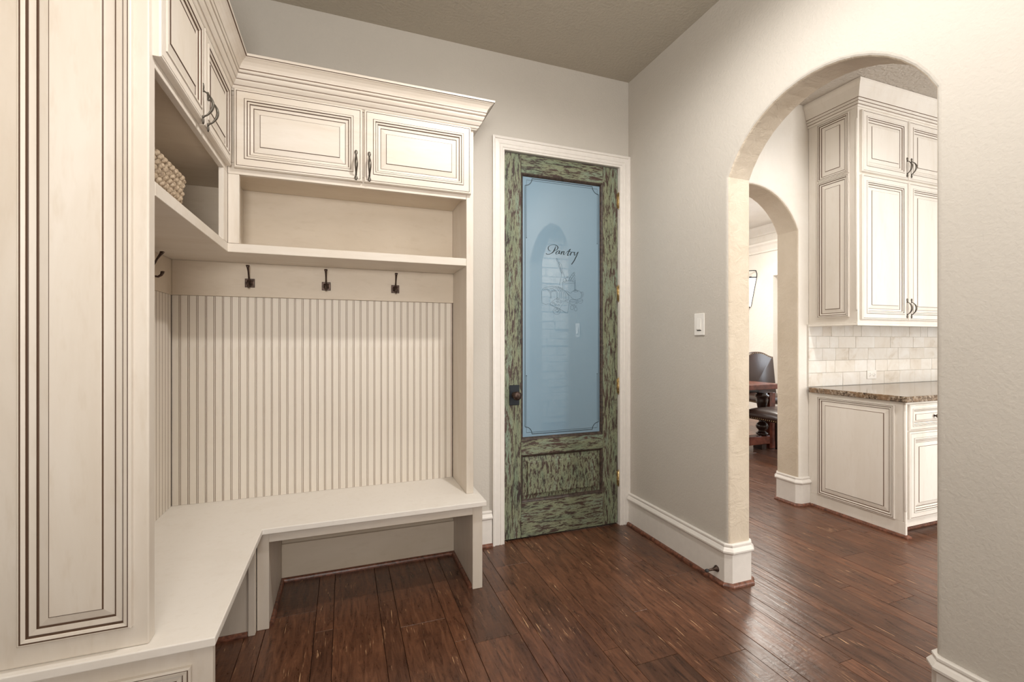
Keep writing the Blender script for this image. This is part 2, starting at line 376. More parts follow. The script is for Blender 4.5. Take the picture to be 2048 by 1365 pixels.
# baseboards with shoe molding
BB=[(0,0),(.014,0),(.014,.163),(.0195,.167),(.026,.174),(.0265,.182),(.018,.194),(.0125,.199),(.0125,.2025),(.015,.206),(.0145,.213),(.009,.217),(0,.217)]
SH=[(.014,0),(.030,0),(.0295,.008),(.026,.014),(.020,.018),(.014,.019)]
def baseb(name,path,side=1,label=None,shoe=True):
    m=MB(); m.sweep(path,BB,side); o=struct(name,m,[TR],label)
    if shoe:
        s=MB(); s.sweep(path,SH,side); p=ob('shoe_molding',s,[SHOE],local=True); p.parent=o; p.location=-o.location
        p['label']='dark stained quarter-round shoe molding'
    return o
e=.001
baseb('baseboard_right',[(RX-e,BY-.022,0),(RX-e,1.818,0),(RX+.018,1.80-e,0),(RX2-.018,1.80-e,0),(RX2+e,1.818,0),(RX2+e,2.498,0)],1,'tall white baseboard wrapping the arch post')
baseb('baseboard_front',[(RX2+e,-1.9,0),(RX2+e,.916,0),(RX2-.018,.934+e,0),(RX+.018,.934+e,0),(RX-e,.916,0),(RX-e,-1.9,0)],1,'white baseboard at the near side of the arch')
baseb('baseboard_back',[(.661,BY-e,0),(.848,BY-e,0)],1,'short white baseboard between bench and door casing')
baseb('baseboard_kitchen',[(3.349,2.499,0),(3.265,2.499,0),(3.244,2.52,0),(3.244,2.67,0),(3.27,2.691,0),(4.4,2.691,0)],-1,'white baseboard around the small arch post')
baseb('baseboard_kitchen_left',[(RX2+.03,2.499,0),(2.317,2.499,0),(2.336,2.52,0),(2.336,2.68,0)],1,'white baseboard left of the small arch')
# ---------------------------------------------------------------- pantry door + casing
CW=.078
CP=[(0,0),(CW,0),(CW,.021),(CW-.008,.023),(CW-.014,.021),(CW-.016,.015),(CW-.019,.0145),(.036,.0165),(.033,.013),(.030,.013),(.027,.0165),(.015,.0165),(.012,.012),(.009,.012),(.006,.014),(.001,.013),(0,.010)]
m=MB(); m.sweep([(.929,BY-e,0),(.929,BY-e,2.441),(1.762,BY-e,2.441),(1.762,BY-e,0)],CP,side=-1,up=(0,-1,0))
struct('trim_1',m,[TR],'white fluted door casing')
m=MB(); m.box(DX0,DX0+.005,BY+.001,BY+.119,0,DZ-.001); m.box(DX1-.004,DX1,BY+.001,BY+.119,0,DZ-.001); m.box(DX0+.0051,DX1-.0041,BY+.001,BY+.119,DZ-.004,DZ-.0005); m.box(DX0+.0055,DX1-.0045,BY+.058,BY+.075,2.405,2.442)
struct('trim_2',m,[TR],'white door jamb')
D=thing('door_1','distressed green pantry door with frosted blue glass and black knob',None,(1.345,2.68,0)); D['kind']='structure'
FY=2.678; x0,x1=.934,1.757; gx0,gx1=1.047,1.640; SB=FY+.040
def dpart(n,mb,mat,**k): return ob(n,mb,[mat] if not isinstance(mat,list) else mat,D,**k)
dpart('stile',bx(x0,gx0,FY,SB,.012,2.438),GV,bevel=.002); dpart('stile',bx(gx1,x1,FY,SB,.012,2.438),GV,bevel=.002)
dpart('top_rail',bx(gx0+e/2,gx1-e/2,FY,SB,2.322,2.438),GH,bevel=.0015)
dpart('lock_rail',bx(gx0+e/2,gx1-e/2,FY,SB,.533,.628),GH,bevel=.0015)
dpart('bottom_rail',bx(gx0+e/2,gx1-e/2,FY,SB,.012,.232),GH,bevel=.0015)
STK=[(0,.001),(.004,.0005),(.010,-.004),(.012,-.008),(.016,-.013),(.016,-.024),(0,-.024)]
def frame(x0,x1,z0,z1,prof,y):
    m=MB(); P=[(x0,y,z0),(x0,y,z1),(x1,y,z1),(x1,y,z0),(x0,y,z0)]
    m.sweep([( (x0+x1)/2,y,z0),(x0,y,z0),(x0,y,z1),(x1,y,z1),(x1,y,z0),((x0+x1)/2,y,z0)],prof,side=1,up=(0,-1,0)); return m
o=dpart('glass_bead',frame(gx0,gx1,.628,2.322,STK,FY),GD); o['label']='dark worn bead around the glass'
dpart('panel_bead',frame(gx0,gx1,.232,.533,STK,FY),GD)
m=MB().panel((gx0+.013,FY+.022,.245),(1,0,0),(0,0,1),gx1-gx0-.026,.275,[(0,0,0),(0,.004,0),(.030,.010,0),(.034,.018,0),(.040,.020,0)])
dpart('raised_panel',m,GP)
GY=2.695
o=dpart('glass_pane',bx(gx0+.010,gx1-.010,GY,GY+.006,.636,2.314),GLASS); o['label']='frosted pale blue glass'
def ribbon(mb,pts,wd=None,y=GY-.0006,th=.0005):
    P=[Vector((p[0],p[1])) for p in pts]; n=len(P); ws=[(p[2] if len(p)>2 else wd)/2 for p in pts]; L=[];Rr=[]
    for i in range(n):
        t=(P[min(i+1,n-1)]-P[max(i-1,0)]); t=t.normalized() if t.length>1e-9 else Vector((1,0)); nn=Vector((-t.y,t.x))
        L.append(P[i]+nn*ws[i]); Rr.append(P[i]-nn*ws[i])
    vs=[(p.x,y,p.y) for p in L]+[(p.x,y,p.y) for p in Rr]; mb.add(vs,[(i,i+1,n+i+1,n+i) for i in range(n-1)])
def smooth(pts,k=4):
    out=[]; n=len(pts)
    for i in range(n-1):
        p=[pts[max(i-1,0)],pts[i],pts[i+1],pts[min(i+2,n-1)]]
        for j in range(k):
            t=j/k; out.append(tuple(.5*((2*b)+(-a+c)*t+(2*a-5*b+4*c-d)*t*t+(-a+3*b-3*c+d)*t**3) for a,b,c,d in zip(*p)))
    out.append(pts[-1]); return out
LT=[[(-0.044,0.128,0.0016),(-0.047,0.117,0.0042),(-0.051,0.107,0.0062),(-0.061,0.09,0.0057),(-0.076,0.078,0.0031),(-0.095,0.071,0.0031),(-0.108,0.071,0.0031),(-0.113,0.076,0.0042)],
  [(-0.077,0.094,0.001),(-0.091,0.096,0.0031),(-0.098,0.107,0.0047),(-0.094,0.121,0.0031),(-0.077,0.132,0.0016),(-0.055,0.136,0.0021),(-0.036,0.131,0.0036),(-0.028,0.12,0.0057),(-0.035,0.105,0.0031),(-0.051,0.098,0.0016),(-0.062,0.099,0.001)],
  [(-0.017,0.098,0.0021),(-0.029,0.096,0.0026),(-0.04,0.087,0.0047),(-0.043,0.078,0.0042),(-0.035,0.076,0.0016),(-0.024,0.085,0.0016),(-0.016,0.096,0.0016)],
  [(-0.013,0.1,0.0042),(-0.02,0.086,0.0057),(-0.02,0.079,0.0036),(-0.009,0.084,0.001)],
  [(-0.009,0.084,0.001),(0.001,0.096,0.0026),(0.002,0.094,0.0047),(-0.007,0.075,0.0052)],
  [(-0.004,0.081,0.001),(0.008,0.094,0.0021),(0.017,0.097,0.0042),(0.013,0.083,0.0052),(0.014,0.075,0.0031),(0.024,0.081,0.001)],
  [(0.024,0.081,0.001),(0.046,0.102,0.0021),(0.064,0.116,0.0036),(0.052,0.097,0.0047),(0.043,0.078,0.0057),(0.045,0.071,0.0026),(0.057,0.079,0.001)],
  [(0.038,0.098,0.0021),(0.052,0.099,0.0026),(0.068,0.098,0.0021)],
  [(0.057,0.079,0.001),(0.071,0.097,0.0021),(0.069,0.091,0.0047),(0.061,0.073,0.0052)],
  [(0.063,0.079,0.001),(0.075,0.095,0.0021),(0.084,0.097,0.0036),(0.085,0.093,0.0047)],
  [(0.087,0.089,0.001),(0.096,0.099,0.0036),(0.092,0.084,0.0052),(0.095,0.077,0.0031),(0.107,0.085,0.0021),(0.118,0.1,0.0031)],
  [(0.123,0.102,0.0036),(0.111,0.077,0.0052),(0.092,0.042,0.0052),(0.076,0.02,0.0047),(0.071,0.015,0.0068)],]
DR=[[(-0.041,0.05),(-0.028,0.01),(-0.001,-0.051),(-0.008,-0.09),(-0.018,-0.126)],
[(-0.036,0.051),(-0.018,0.011),(0.003,-0.046)],
[(-0.018,0.025),(-0.002,0.007),(0.007,-0.036),(0.022,-0.074)],
[(-0.023,0.019),(-0.008,-0.013),(0.003,-0.053)],
[(-0.018,0.025),(-0.023,0.019)],
[(0.006,-0.106),(0.008,-0.112),(0.089,-0.109),(0.094,-0.102),(0.068,-0.096),(0.024,-0.098),(0.006,-0.106)],
[(0.007,-0.112),(0.008,-0.156)],
[(0.091,-0.108),(0.093,-0.153)],
[(0.092,-0.095),(0.1,-0.089),(0.105,-0.153)],
[(0.096,-0.095),(0.098,-0.153)],
[(0.034,-0.093),(0.032,-0.098),(0.029,-0.103),(0.024,-0.105),(0.019,-0.105),(0.014,-0.103),(0.011,-0.099),(0.01,-0.094),(0.011,-0.088),(0.014,-0.084),(0.019,-0.081),(0.024,-0.081),(0.029,-0.083),(0.032,-0.087),(0.034,-0.093)],
[(0.057,-0.083),(0.056,-0.089),(0.052,-0.094),(0.046,-0.096),(0.04,-0.097),(0.035,-0.094),(0.031,-0.09),(0.029,-0.084),(0.031,-0.078),(0.035,-0.073),(0.04,-0.07),(0.046,-0.07),(0.052,-0.072),(0.056,-0.077),(0.057,-0.083)],
[(0.038,-0.068),(0.041,-0.075),(0.046,-0.068)],
[(0.051,-0.097),(0.06,-0.072),(0.084,-0.042),(0.092,-0.036),(0.096,-0.046),(0.079,-0.071),(0.06,-0.099)],
[(0.062,-0.091),(0.089,-0.058),(0.1,-0.055),(0.096,-0.068),(0.073,-0.096)],
[(0.079,-0.098),(0.099,-0.075),(0.101,-0.085),(0.087,-0.101)],
[(0.061,-0.067),(0.072,-0.074)],
[(0.07,-0.054),(0.083,-0.062)],
[(0.081,-0.044),(0.093,-0.05)],
[(-0.144,-0.191),(-0.142,-0.167),(-0.129,-0.15),(-0.108,-0.144),(-0.071,-0.137),(-0.034,-0.138),(-0.002,-0.145),(0.024,-0.163),(0.046,-0.189),(0.049,-0.218),(0.024,-0.226)],
[(-0.142,-0.248),(-0.144,-0.191)],
[(-0.082,-0.217),(-0.083,-0.179),(-0.071,-0.167),(-0.05,-0.163),(-0.035,-0.172),(-0.03,-0.187),(-0.029,-0.213)],
[(-0.076,-0.216),(-0.077,-0.181),(-0.069,-0.171),(-0.05,-0.168),(-0.04,-0.177),(-0.035,-0.213)],
[(-0.087,-0.151),(-0.066,-0.15),(-0.045,-0.163)],
[(-0.066,-0.143),(-0.034,-0.148),(-0.016,-0.172),(-0.013,-0.217)],
[(-0.047,-0.139),(-0.018,-0.15),(-0.001,-0.176),(0.001,-0.219)],
[(-0.029,-0.139),(-0.002,-0.154),(0.014,-0.18),(0.015,-0.221)],
[(-0.013,-0.143),(0.014,-0.161),(0.029,-0.185),(0.031,-0.221)],
[(-0.134,-0.167),(-0.123,-0.157),(-0.103,-0.161),(-0.084,-0.184)],
[(-0.123,-0.152),(-0.103,-0.154),(-0.082,-0.174)],
[(-0.139,-0.247),(-0.118,-0.256),(-0.092,-0.251)],
[(-0.087,-0.251),(-0.047,-0.218),(0.02,-0.232),(-0.016,-0.281),(-0.087,-0.251)],
[(-0.088,-0.255),(-0.018,-0.288),(-0.016,-0.281)],
[(-0.053,-0.245),(-0.054,-0.247),(-0.056,-0.249),(-0.059,-0.25),(-0.062,-0.25),(-0.065,-0.249),(-0.067,-0.247),(-0.068,-0.245),(-0.067,-0.243),(-0.065,-0.242),(-0.062,-0.241),(-0.059,-0.24),(-0.056,-0.241),(-0.054,-0.243),(-0.053,-0.245)],
[(-0.038,-0.254),(-0.039,-0.256),(-0.041,-0.258),(-0.043,-0.258),(-0.046,-0.258),(-0.049,-0.258),(-0.051,-0.256),(-0.051,-0.254),(-0.051,-0.253),(-0.049,-0.251),(-0.046,-0.25),(-0.043,-0.25),(-0.041,-0.251),(-0.039,-0.252),(-0.038,-0.254)],
[(-0.024,-0.234),(-0.024,-0.237),(-0.027,-0.239),(-0.03,-0.24),(-0.033,-0.24),(-0.037,-0.239),(-0.039,-0.237),(-0.04,-0.235),(-0.039,-0.233),(-0.037,-0.231),(-0.033,-0.23),(-0.03,-0.229),(-0.027,-0.23),(-0.024,-0.232),(-0.024,-0.234)],
[(-0.017,-0.258),(-0.017,-0.26),(-0.019,-0.262),(-0.022,-0.263),(-0.025,-0.263),(-0.028,-0.262),(-0.03,-0.261),(-0.031,-0.259),(-0.03,-0.257),(-0.028,-0.255),(-0.025,-0.254),(-0.022,-0.254),(-0.019,-0.255),(-0.017,-0.256),(-0.017,-0.258)],
[(-0.001,-0.239),(-0.002,-0.241),(-0.004,-0.243),(-0.006,-0.244),(-0.009,-0.244),(-0.012,-0.243),(-0.013,-0.241),(-0.014,-0.239),(-0.013,-0.236),(-0.012,-0.234),(-0.009,-0.233),(-0.006,-0.233),(-0.004,-0.234),(-0.002,-0.236),(-0.001,-0.239)],
[(-0.04,-0.216),(-0.026,-0.223),(-0.018,-0.215),(-0.032,-0.211),(-0.04,-0.216)],
[(-0.01,-0.297),(-0.013,-0.306),(-0.02,-0.314),(-0.031,-0.318),(-0.043,-0.318),(-0.053,-0.314),(-0.061,-0.307),(-0.063,-0.298),(-0.061,-0.288),(-0.053,-0.281),(-0.043,-0.276),(-0.031,-0.276),(-0.02,-0.28),(-0.013,-0.287),(-0.01,-0.297)],
[(-0.043,-0.293),(-0.044,-0.294),(-0.045,-0.295),(-0.047,-0.296),(-0.048,-0.296),(-0.05,-0.295),(-0.051,-0.294),(-0.052,-0.293),(-0.051,-0.291),(-0.05,-0.29),(-0.048,-0.289),(-0.047,-0.289),(-0.045,-0.29),(-0.044,-0.291),(-0.043,-0.293)],
[(-0.027,-0.302),(-0.027,-0.303),(-0.029,-0.304),(-0.031,-0.305),(-0.033,-0.305),(-0.035,-0.305),(-0.036,-0.303),(-0.036,-0.302),(-0.036,-0.3),(-0.035,-0.299),(-0.033,-0.299),(-0.031,-0.299),(-0.029,-0.299),(-0.027,-0.3),(-0.027,-0.302)],
[(-0.031,-0.285),(-0.031,-0.286),(-0.032,-0.287),(-0.033,-0.287),(-0.035,-0.287),(-0.037,-0.287),(-0.038,-0.286),(-0.038,-0.285),(-0.038,-0.284),(-0.037,-0.283),(-0.035,-0.283),(-0.033,-0.283),(-0.032,-0.283),(-0.031,-0.284),(-0.031,-0.285)],
[(-0.019,-0.294),(-0.02,-0.296),(-0.021,-0.297),(-0.022,-0.298),(-0.023,-0.298),(-0.025,-0.297),(-0.025,-0.296),(-0.026,-0.294),(-0.025,-0.293),(-0.025,-0.291),(-0.023,-0.291),(-0.022,-0.291),(-0.021,-0.291),(-0.02,-0.293),(-0.019,-0.294)],
[(0.02,-0.228),(0.054,-0.242),(0.043,-0.307),(0.03,-0.308),(-0.014,-0.282)],
[(0.067,-0.177),(0.074,-0.168),(0.085,-0.16),(0.099,-0.156),(0.113,-0.156),(0.127,-0.159),(0.138,-0.165),(0.145,-0.175),(0.148,-0.185),(0.145,-0.196),(0.138,-0.206),(0.127,-0.213),(0.113,-0.217),(0.099,-0.218),(0.085,-0.214),(0.074,-0.208),(0.067,-0.199)],
[(0.12,-0.161),(0.118,-0.163),(0.113,-0.165),(0.107,-0.166),(0.099,-0.166),(0.093,-0.166),(0.088,-0.164),(0.087,-0.162),(0.088,-0.16),(0.093,-0.158),(0.099,-0.157),(0.107,-0.157),(0.113,-0.157),(0.118,-0.159),(0.12,-0.161)],
[(0.107,-0.153),(0.106,-0.155),(0.104,-0.157),(0.102,-0.157),(0.099,-0.158),(0.096,-0.157),(0.094,-0.156),(0.094,-0.154),(0.094,-0.152),(0.096,-0.151),(0.099,-0.15),(0.102,-0.15),(0.104,-0.151),(0.106,-0.152),(0.107,-0.153)],
[(0.139,-0.166),(0.156,-0.165),(0.164,-0.18),(0.154,-0.197),(0.144,-0.205)],
[(0.138,-0.172),(0.15,-0.171),(0.154,-0.182),(0.144,-0.195)],
[(0.063,-0.198),(0.046,-0.184),(0.027,-0.164),(0.042,-0.166),(0.063,-0.177)],
[(0.109,-0.225),(0.106,-0.229),(0.099,-0.232),(0.089,-0.234),(0.077,-0.234),(0.067,-0.233),(0.059,-0.23),(0.057,-0.227),(0.059,-0.224),(0.067,-0.221),(0.077,-0.219),(0.089,-0.219),(0.099,-0.22),(0.106,-0.222),(0.109,-0.225)],
[(0.057,-0.228),(0.06,-0.244),(0.076,-0.253),(0.095,-0.251),(0.107,-0.235)],
[(0.117,-0.239),(0.116,-0.241),(0.115,-0.244),(0.113,-0.245),(0.11,-0.245),(0.108,-0.244),(0.106,-0.242),(0.106,-0.239),(0.106,-0.237),(0.108,-0.235),(0.11,-0.233),(0.113,-0.233),(0.115,-0.234),(0.116,-0.236),(0.117,-0.239)],
[(0.157,-0.218),(0.155,-0.221),(0.149,-0.224),(0.141,-0.225),(0.131,-0.226),(0.123,-0.225),(0.117,-0.222),(0.115,-0.219),(0.117,-0.216),(0.123,-0.214),(0.131,-0.212),(0.141,-0.212),(0.149,-0.213),(0.155,-0.215),(0.157,-0.218)],
[(0.116,-0.221),(0.122,-0.237),(0.144,-0.242),(0.155,-0.231),(0.156,-0.22)],
[(0.088,-0.271),(0.087,-0.277),(0.083,-0.282),(0.078,-0.284),(0.073,-0.285),(0.068,-0.282),(0.065,-0.277),(0.064,-0.272),(0.065,-0.266),(0.068,-0.261),(0.073,-0.258),(0.078,-0.258),(0.083,-0.26),(0.087,-0.265),(0.088,-0.271)],
[(0.114,-0.28),(0.113,-0.285),(0.11,-0.29),(0.106,-0.293),(0.101,-0.293),(0.096,-0.29),(0.093,-0.286),(0.092,-0.28),(0.093,-0.275),(0.096,-0.27),(0.101,-0.268),(0.106,-0.268),(0.11,-0.27),(0.113,-0.274),(0.114,-0.28)],
[(0.096,-0.255),(0.1,-0.27)],
[(0.084,-0.258),(0.111,-0.26)]]

m=MB()
for s in LT: ribbon(m,smooth([(1.34+a,1.75+b,c*1.25) for a,b,c in s]))
o=dpart('pantry_lettering',m,INK,fix=False); o['label']='black script lettering reading Pantry'
m=MB()
for s in DR:
    pp=[(1.34+a,1.75+b) for a,b in s]; ribbon(m,smooth(pp,3) if len(pp)>5 else pp,.0015)
o=dpart('etched_drawing',m,ETCH,fix=False); o['label']='fine line drawing of bread, canister, teapot and tray'
m=MB()
ax0,ax1,az0,az1=1.080,1.617,.660,2.298; r=.048
def arc(cx,cz,a0,a1,n=8): return [(cx+r*math.cos(R(a0+(a1-a0)*i/n)),cz+r*math.sin(R(a0+(a1-a0)*i/n))) for i in range(n+1)]
ribbon(m,[(ax0,az0+r),(ax0,az1-r)],.0042); ribbon(m,[(ax1,az0+r),(ax1,az1-r)],.0042); ribbon(m,[(ax0+r,az1),(ax1-r,az1)],.0042); ribbon(m,[(ax0+r,az0),(ax1-r,az0)],.0042)
ribbon(m,arc(ax0,az1,-90,0),.0042); ribbon(m,arc(ax1,az1,180,270),.0042); ribbon(m,arc(ax0,az0,0,90),.0042); ribbon(m,arc(ax1,az0,90,180),.0042)
bx0,bx1,bz0,bz1=1.090,1.606,.671,2.286
ribbon(m,[(bx0,1.916),(bx0,bz1),(bx1,bz1),(bx1,1.916)],.0026); ribbon(m,[(bx0,1.035),(bx0,bz0),(bx1,bz0),(bx1,1.035)],.0026)
for xx in (bx0,bx1):
    for zz in (1.916,1.035): ribbon(m,[(xx-.003,zz),(xx+.003,zz)],.006)
dpart('border_line',m,INK,fix=False)
kp=dpart('knob_plate',bx(.966,1.034,FY-.006,FY-e,.853,.980,c=.0025),BLK)
m=MB().lathe([(.020,0),(.020,-.006),(.010,-.010),(.009,-.026),(.016,-.030),(.024,-.038),(.028,-.047),(.026,-.056),(.016,-.063),(.004,-.065)],(1.0,FY-.006,.917),'y',24)
ob('knob',m,[BRZ],kp)
for zc in (2.218,1.583,.949,.318):
    m=MB(); m.lathe([(.0065,-.05),(.0065,.05)],(1.7605,FY-.006,zc),'z',10)
    for q in (-.03,-.01,.01,.03): m.lathe([(.0069,q-.001),(.0069,q+.001)],(1.7605,FY-.006,zc),'z',10)
    m.lathe([(.003,.05),(.005,.053),(.001,.060)],(1.7605,FY-.006,zc),'z',10); m.lathe([(.001,-.060),(.005,-.053),(.003,-.05)],(1.7605,FY-.006,zc),'z',10)
    m.box(1.750,1.758,FY-.0015,FY-.0004,zc-.048,zc+.048); dpart('hinge',m,BRASS)
# ================================================================ LOCKERS
S=1.0
def PF(s=1.0,g=1,k=1.0,gs=2):
    """raised panel door profile, s scales insets"""
    L=[(0,0,0),(0,.015,0),(.004,.0195,0),(.0095,.0200,0),(.0103,.0188,g),(.0118,.0188,g),(.0126,.0200,0),(.0405,.0200,0),(.0413,.0186,g),(.0425,.0186,g),
       (.0435,.0232,0),(.0475,.0240,0),(.0515,.0225,0),(.0523,.0180,g),(.0540,.0180,g),(.0550,.0195,0),(.0600,.0190,0),(.0620,.0165,0),(.0628,.0130,g),(.0648,.0125,g),
       (.0660,.0115,0),(.0760,.0095,0),(.0768,.0070,g),(.0785,.0070,g),(.0800,.0080,0),(.1020,.0135,0),(.1030,.0135,g),(.1045,.0165,g),(.1060,.0170,0)]
    return [(a*s,b*k,c) for a,b,c in L]
def door(par,O,U,V,w_,h_,mats,s=1.0,name='door',k=1.0):
    return ob(name,MB().panel(O,U,V,w_,h_,PF(s,1,k)),mats,par)
def pull_mesh(sc_=1.0):
    """arched pull, along z, bulging to -Y"""
    m=MB(); pts=[];rd=[]
    for i in range(17):
        t=i/16; a=math.pi*t; z=-.045+.09*t; y=-.004-.028*math.sin(a)**.7; pts.append((0,y,z)); rd.append(.0036+.0044*math.sin(a)**1.5)
    m.tube(pts,rd,8,flat=.62,ref=(0,1,0))
    for s in (1,-1):
        m.lathe([(.0045,0),(.0045,-.006)],(0,0,s*.045),'y',8)
        vs=[];n=12; lay=[(1,-.0005),(1,-.0035),(.6,-.0055)]
        for k_,yy in lay:
            for i in range(n):
                a=2*math.pi*i/n; rx=.0078*(1-.35*max(0,-math.cos(a)) )*k_; vs.append((rx*math.sin(a),yy,s*(.060+.0125*math.cos(a)*k_)))
        fs=[(r*n+i,r*n+(i+1)%n,(r+1)*n+(i+1)%n,(r+1)*n+i) for r in range(2) for i in range(n)]+[tuple(range(2*n,3*n))]+[tuple(range(n-1,-1,-1))]
        m.add(vs,fs,0,True)
    for v in range(len(m.v)): m.v[v]=tuple(c*sc_ for c in m.v[v])
    return m
PULL=None
def pull(par,x,y,z,rz=0,sc_=None):
    """par: door object; world position"""
    global PULL
    if PULL is None:
        PULL=ob('handle',pull_mesh(),[PWT],par,local=True)
        o=PULL
    else: o=PULL.copy(); COL.objects.link(o); o.parent=par
    base=Vector(par.parent.location) if par.parent else Vector((0,0,0))
    o.location=Vector((x,y,z))-base; o.rotation_euler=(0,0,rz); o['label']='antiqued metal arched pull'
    return o
# --- bench seat
# --- bench base
B=thing('storage_bench','built-in cream L-shaped bench with a smooth seat and open space below','bench',(-.07,2.1,0))
def bp(n,mb,mats=CR,**k): return ob(n,mb,mats if isinstance(mats,list) else [mats],B,**k)
m=MB().poly([(-.814,1.435),(-.329,1.435),(-.329,2.190),(.671,2.190),(.671,2.669),(-.814,2.669)],'z',.425,.450)
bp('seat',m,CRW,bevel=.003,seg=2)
bp('end_panel',bx(.607,.658,2.225,2.669,0,.424),bevel=.0015)
bp('apron',bx(-.309,.607,2.226,2.248,.377,.424),CRH,bevel=.001)
bp('post',bx(-.3555,-.309,2.225,2.668,0,.424),bevel=.0015)
bp('stile',bx(-.384,-.3575,2.196,2.224,0,.424),bevel=.0015)
bp('niche_side_board',bx(-.80,-.385,2.204,2.216,0.0,.424),CR)
bp('apron',bx(-.378,-.358,1.492,2.195,.377,.424),CR,bevel=.001)
bp('niche_back_board',bx(-.812,-.80,1.50,2.20,0,.424),CR)
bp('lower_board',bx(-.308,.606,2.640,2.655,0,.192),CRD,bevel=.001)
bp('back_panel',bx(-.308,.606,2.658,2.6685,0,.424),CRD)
m=MB(); m.box(-.814,-.341,1.462,1.490,0,.424); f=bp('front_panel',m,CR,bevel=.0015)
m=MB().panel((-.80,1.4618,.06),(1,0,0),(0,0,1),.411,.313,[(0,0,0),(.0005,.010,0),(.006,.013,0),(.0072,.011,1),(.009,.011,1),(.010,.013,0),(.018,.011,0),(.0192,.005,1),(.022,.004,1),(.024,.006,0),(.034,.004,0),(.0355,.001,1),(.0385,.001,1),(.040,.003,0),(.060,.007,0),(.0612,.007,1),(.063,.010,1),(.064,.0105,0)])
ob('raised_panel',m,[CR,GL],f)
sh=[(0,0),(.016,0),(.0155,.007),(.012,.014),(.006,.018),(0,.019)]
def shoe(par,path,side=1):
    o=ob('shoe_molding',MB().sweep(path,sh,side),[SHOE],par); o['label']='dark stained shoe molding'; return o
shoe(B,[(-.308,2.24,0),(-.308,2.639,0),(.606,2.639,0),(.606,2.24,0)],1)
shoe(B,[(-.80,2.203,0),(-.386,2.203,0)],1)
# --- tall end panel
T=thing('locker_end_panel','tall cream end panel with a raised glazed panel facing the room at left','end panel',(-.643,1.484,.4505))
o=ob('board',bx(-.80,-.486,1.463,1.505,.4505,2.40),[CR],T,bevel=.004,seg=3)
PT=[(0,0,0),(.0004,.011,0),(.003,.014,0),(.0060,.0145,0),(.0072,.0125,1),(.0085,.0125,1),(.0095,.0145,0),(.0155,.0125,0),(.0170,.0110,0),(.0178,.0050,1),(.0205,.0045,1),(.0215,.0065,0),
    (.0255,.0060,0),(.0345,.0040,0),(.0355,.0008,1),(.0385,.0008,1),(.0400,.0020,0),(.0590,.0075,0),(.0600,.0075,1),(.0618,.0105,1),(.0632,.0110,0)]
o2=ob('raised_panel',MB().panel((-.748,1.4628,.506),(1,0,0),(0,0,1),.228,1.84,PT),[CR,GL],T)
# --- right side panel
tag(ob('locker_side_panel',bx(.602,.640,2.330,2.669,.4505,2.405),[CR],bevel=.0015),'narrow upright cream side panel standing on the bench right end','side panel')
# --- back cabinet
C=thing('upper_cabinet','cream glazed two-door wall cabinet over the back cubby beside the door','cabinet',(.06,2.5,2.0))
def cp(n,mb,mats=CR,**k): return ob(n,mb,mats if isinstance(mats,list) else [mats],C,**k)
cp('case',bx(-.507,.601,2.352,2.668,2.026,2.40),CRD)
fr=MB(); fr.box(-.486,.601,2.330,2.351,2.0,2.05); fr.box(-.486,.601,2.330,2.351,2.35,2.404); fr.box(-.486,-.44,2.330,2.351,2.051,2.349); fr.box(.585,.601,2.330,2.351,2.051,2.349); fr.box(.06,.11,2.330,2.351,2.051,2.349)
cp('face_frame',fr,CRH,bevel=.001)
d1=door(C,(-.460,2.3295,2.024),(1,0,0),(0,0,1),.541,.352,[CRH,GL]); d2=door(C,(.0895,2.3295,2.024),(1,0,0),(0,0,1),.533,.352,[CRH,GL])
pull(d1,.052,2.3095,2.100); pull(d2,.113,2.3095,2.100)
# --- left cabinet
L=thing('upper_cabinet','cream glazed two-door wall cabinet on the left wall above the basket','cabinet',(-.65,1.9,2.0))
def lp(n,mb,mats=CR,**k): return ob(n,mb,mats if isinstance(mats,list) else [mats],L,**k)
lp('case',bx(-.812,-.508,1.507,2.668,2.026,2.40),CRD)
fr=MB(); fr.box(-.507,-.487,1.507,2.328,2.0,2.05); fr.box(-.507,-.487,1.507,2.328,2.35,2.404); fr.box(-.507,-.487,1.507,1.52,2.051,2.349); fr.box(-.507,-.487,2.29,2.328,2.051,2.349); fr.box(-.507,-.487,1.88,1.92,2.051,2.349)
lp('face_frame',fr,CR,bevel=.001)
d3=door(L,(-.4865,1.486,2.024),(0,1,0),(0,0,1),.410,.352,[CR,GL],.85); d4=door(L,(-.4865,1.902,2.024),(0,1,0),(0,0,1),.402,.352,[CR,GL],.85)
pull(d3,-.4665,1.868,2.085,R(90)); pull(d4,-.4665,1.93,2.085,R(90))
# --- cubby frame
Q=thing('cubby_divider','cream corner post and divider between the two open cubbies','divider',(-.47,2.4,1.6905))
for n_,b_ in (('post',(-.506,-.4865,2.258,2.329,1.691,1.999)),('post',(-.486,-.442,2.330,2.351,1.691,1.999)),('divider_board',(-.505,-.4865,2.352,2.655,1.691,2.025))):
    ob(n_,bx(*b_),[CR],Q,bevel=.0012)
tag(ob('cubby_back_panel',bx(-.813,.601,2.656,2.6685,1.691,2.0255),[CRD]),'wide cream back board with shade painted in tan inside the open back cubby','back panel')
tag(ob('cubby_back_panel',bx(-.813,-.802,1.507,2.655,1.691,2.0255),[CRD]),'cream board with shade painted in tan on the left wall inside the cubby behind the basket','back panel')
m=MB().poly([(-.813,1.506),(-.486,1.506),(-.486,2.330),(.6015,2.330),(.6015,2.669),(-.813,2.669)],'z',1.651,1.690)
tag(ob('corner_shelf',m,[CRH],bevel=.0015),'thick cream L-shaped shelf under the cubbies above the hooks','shelf')
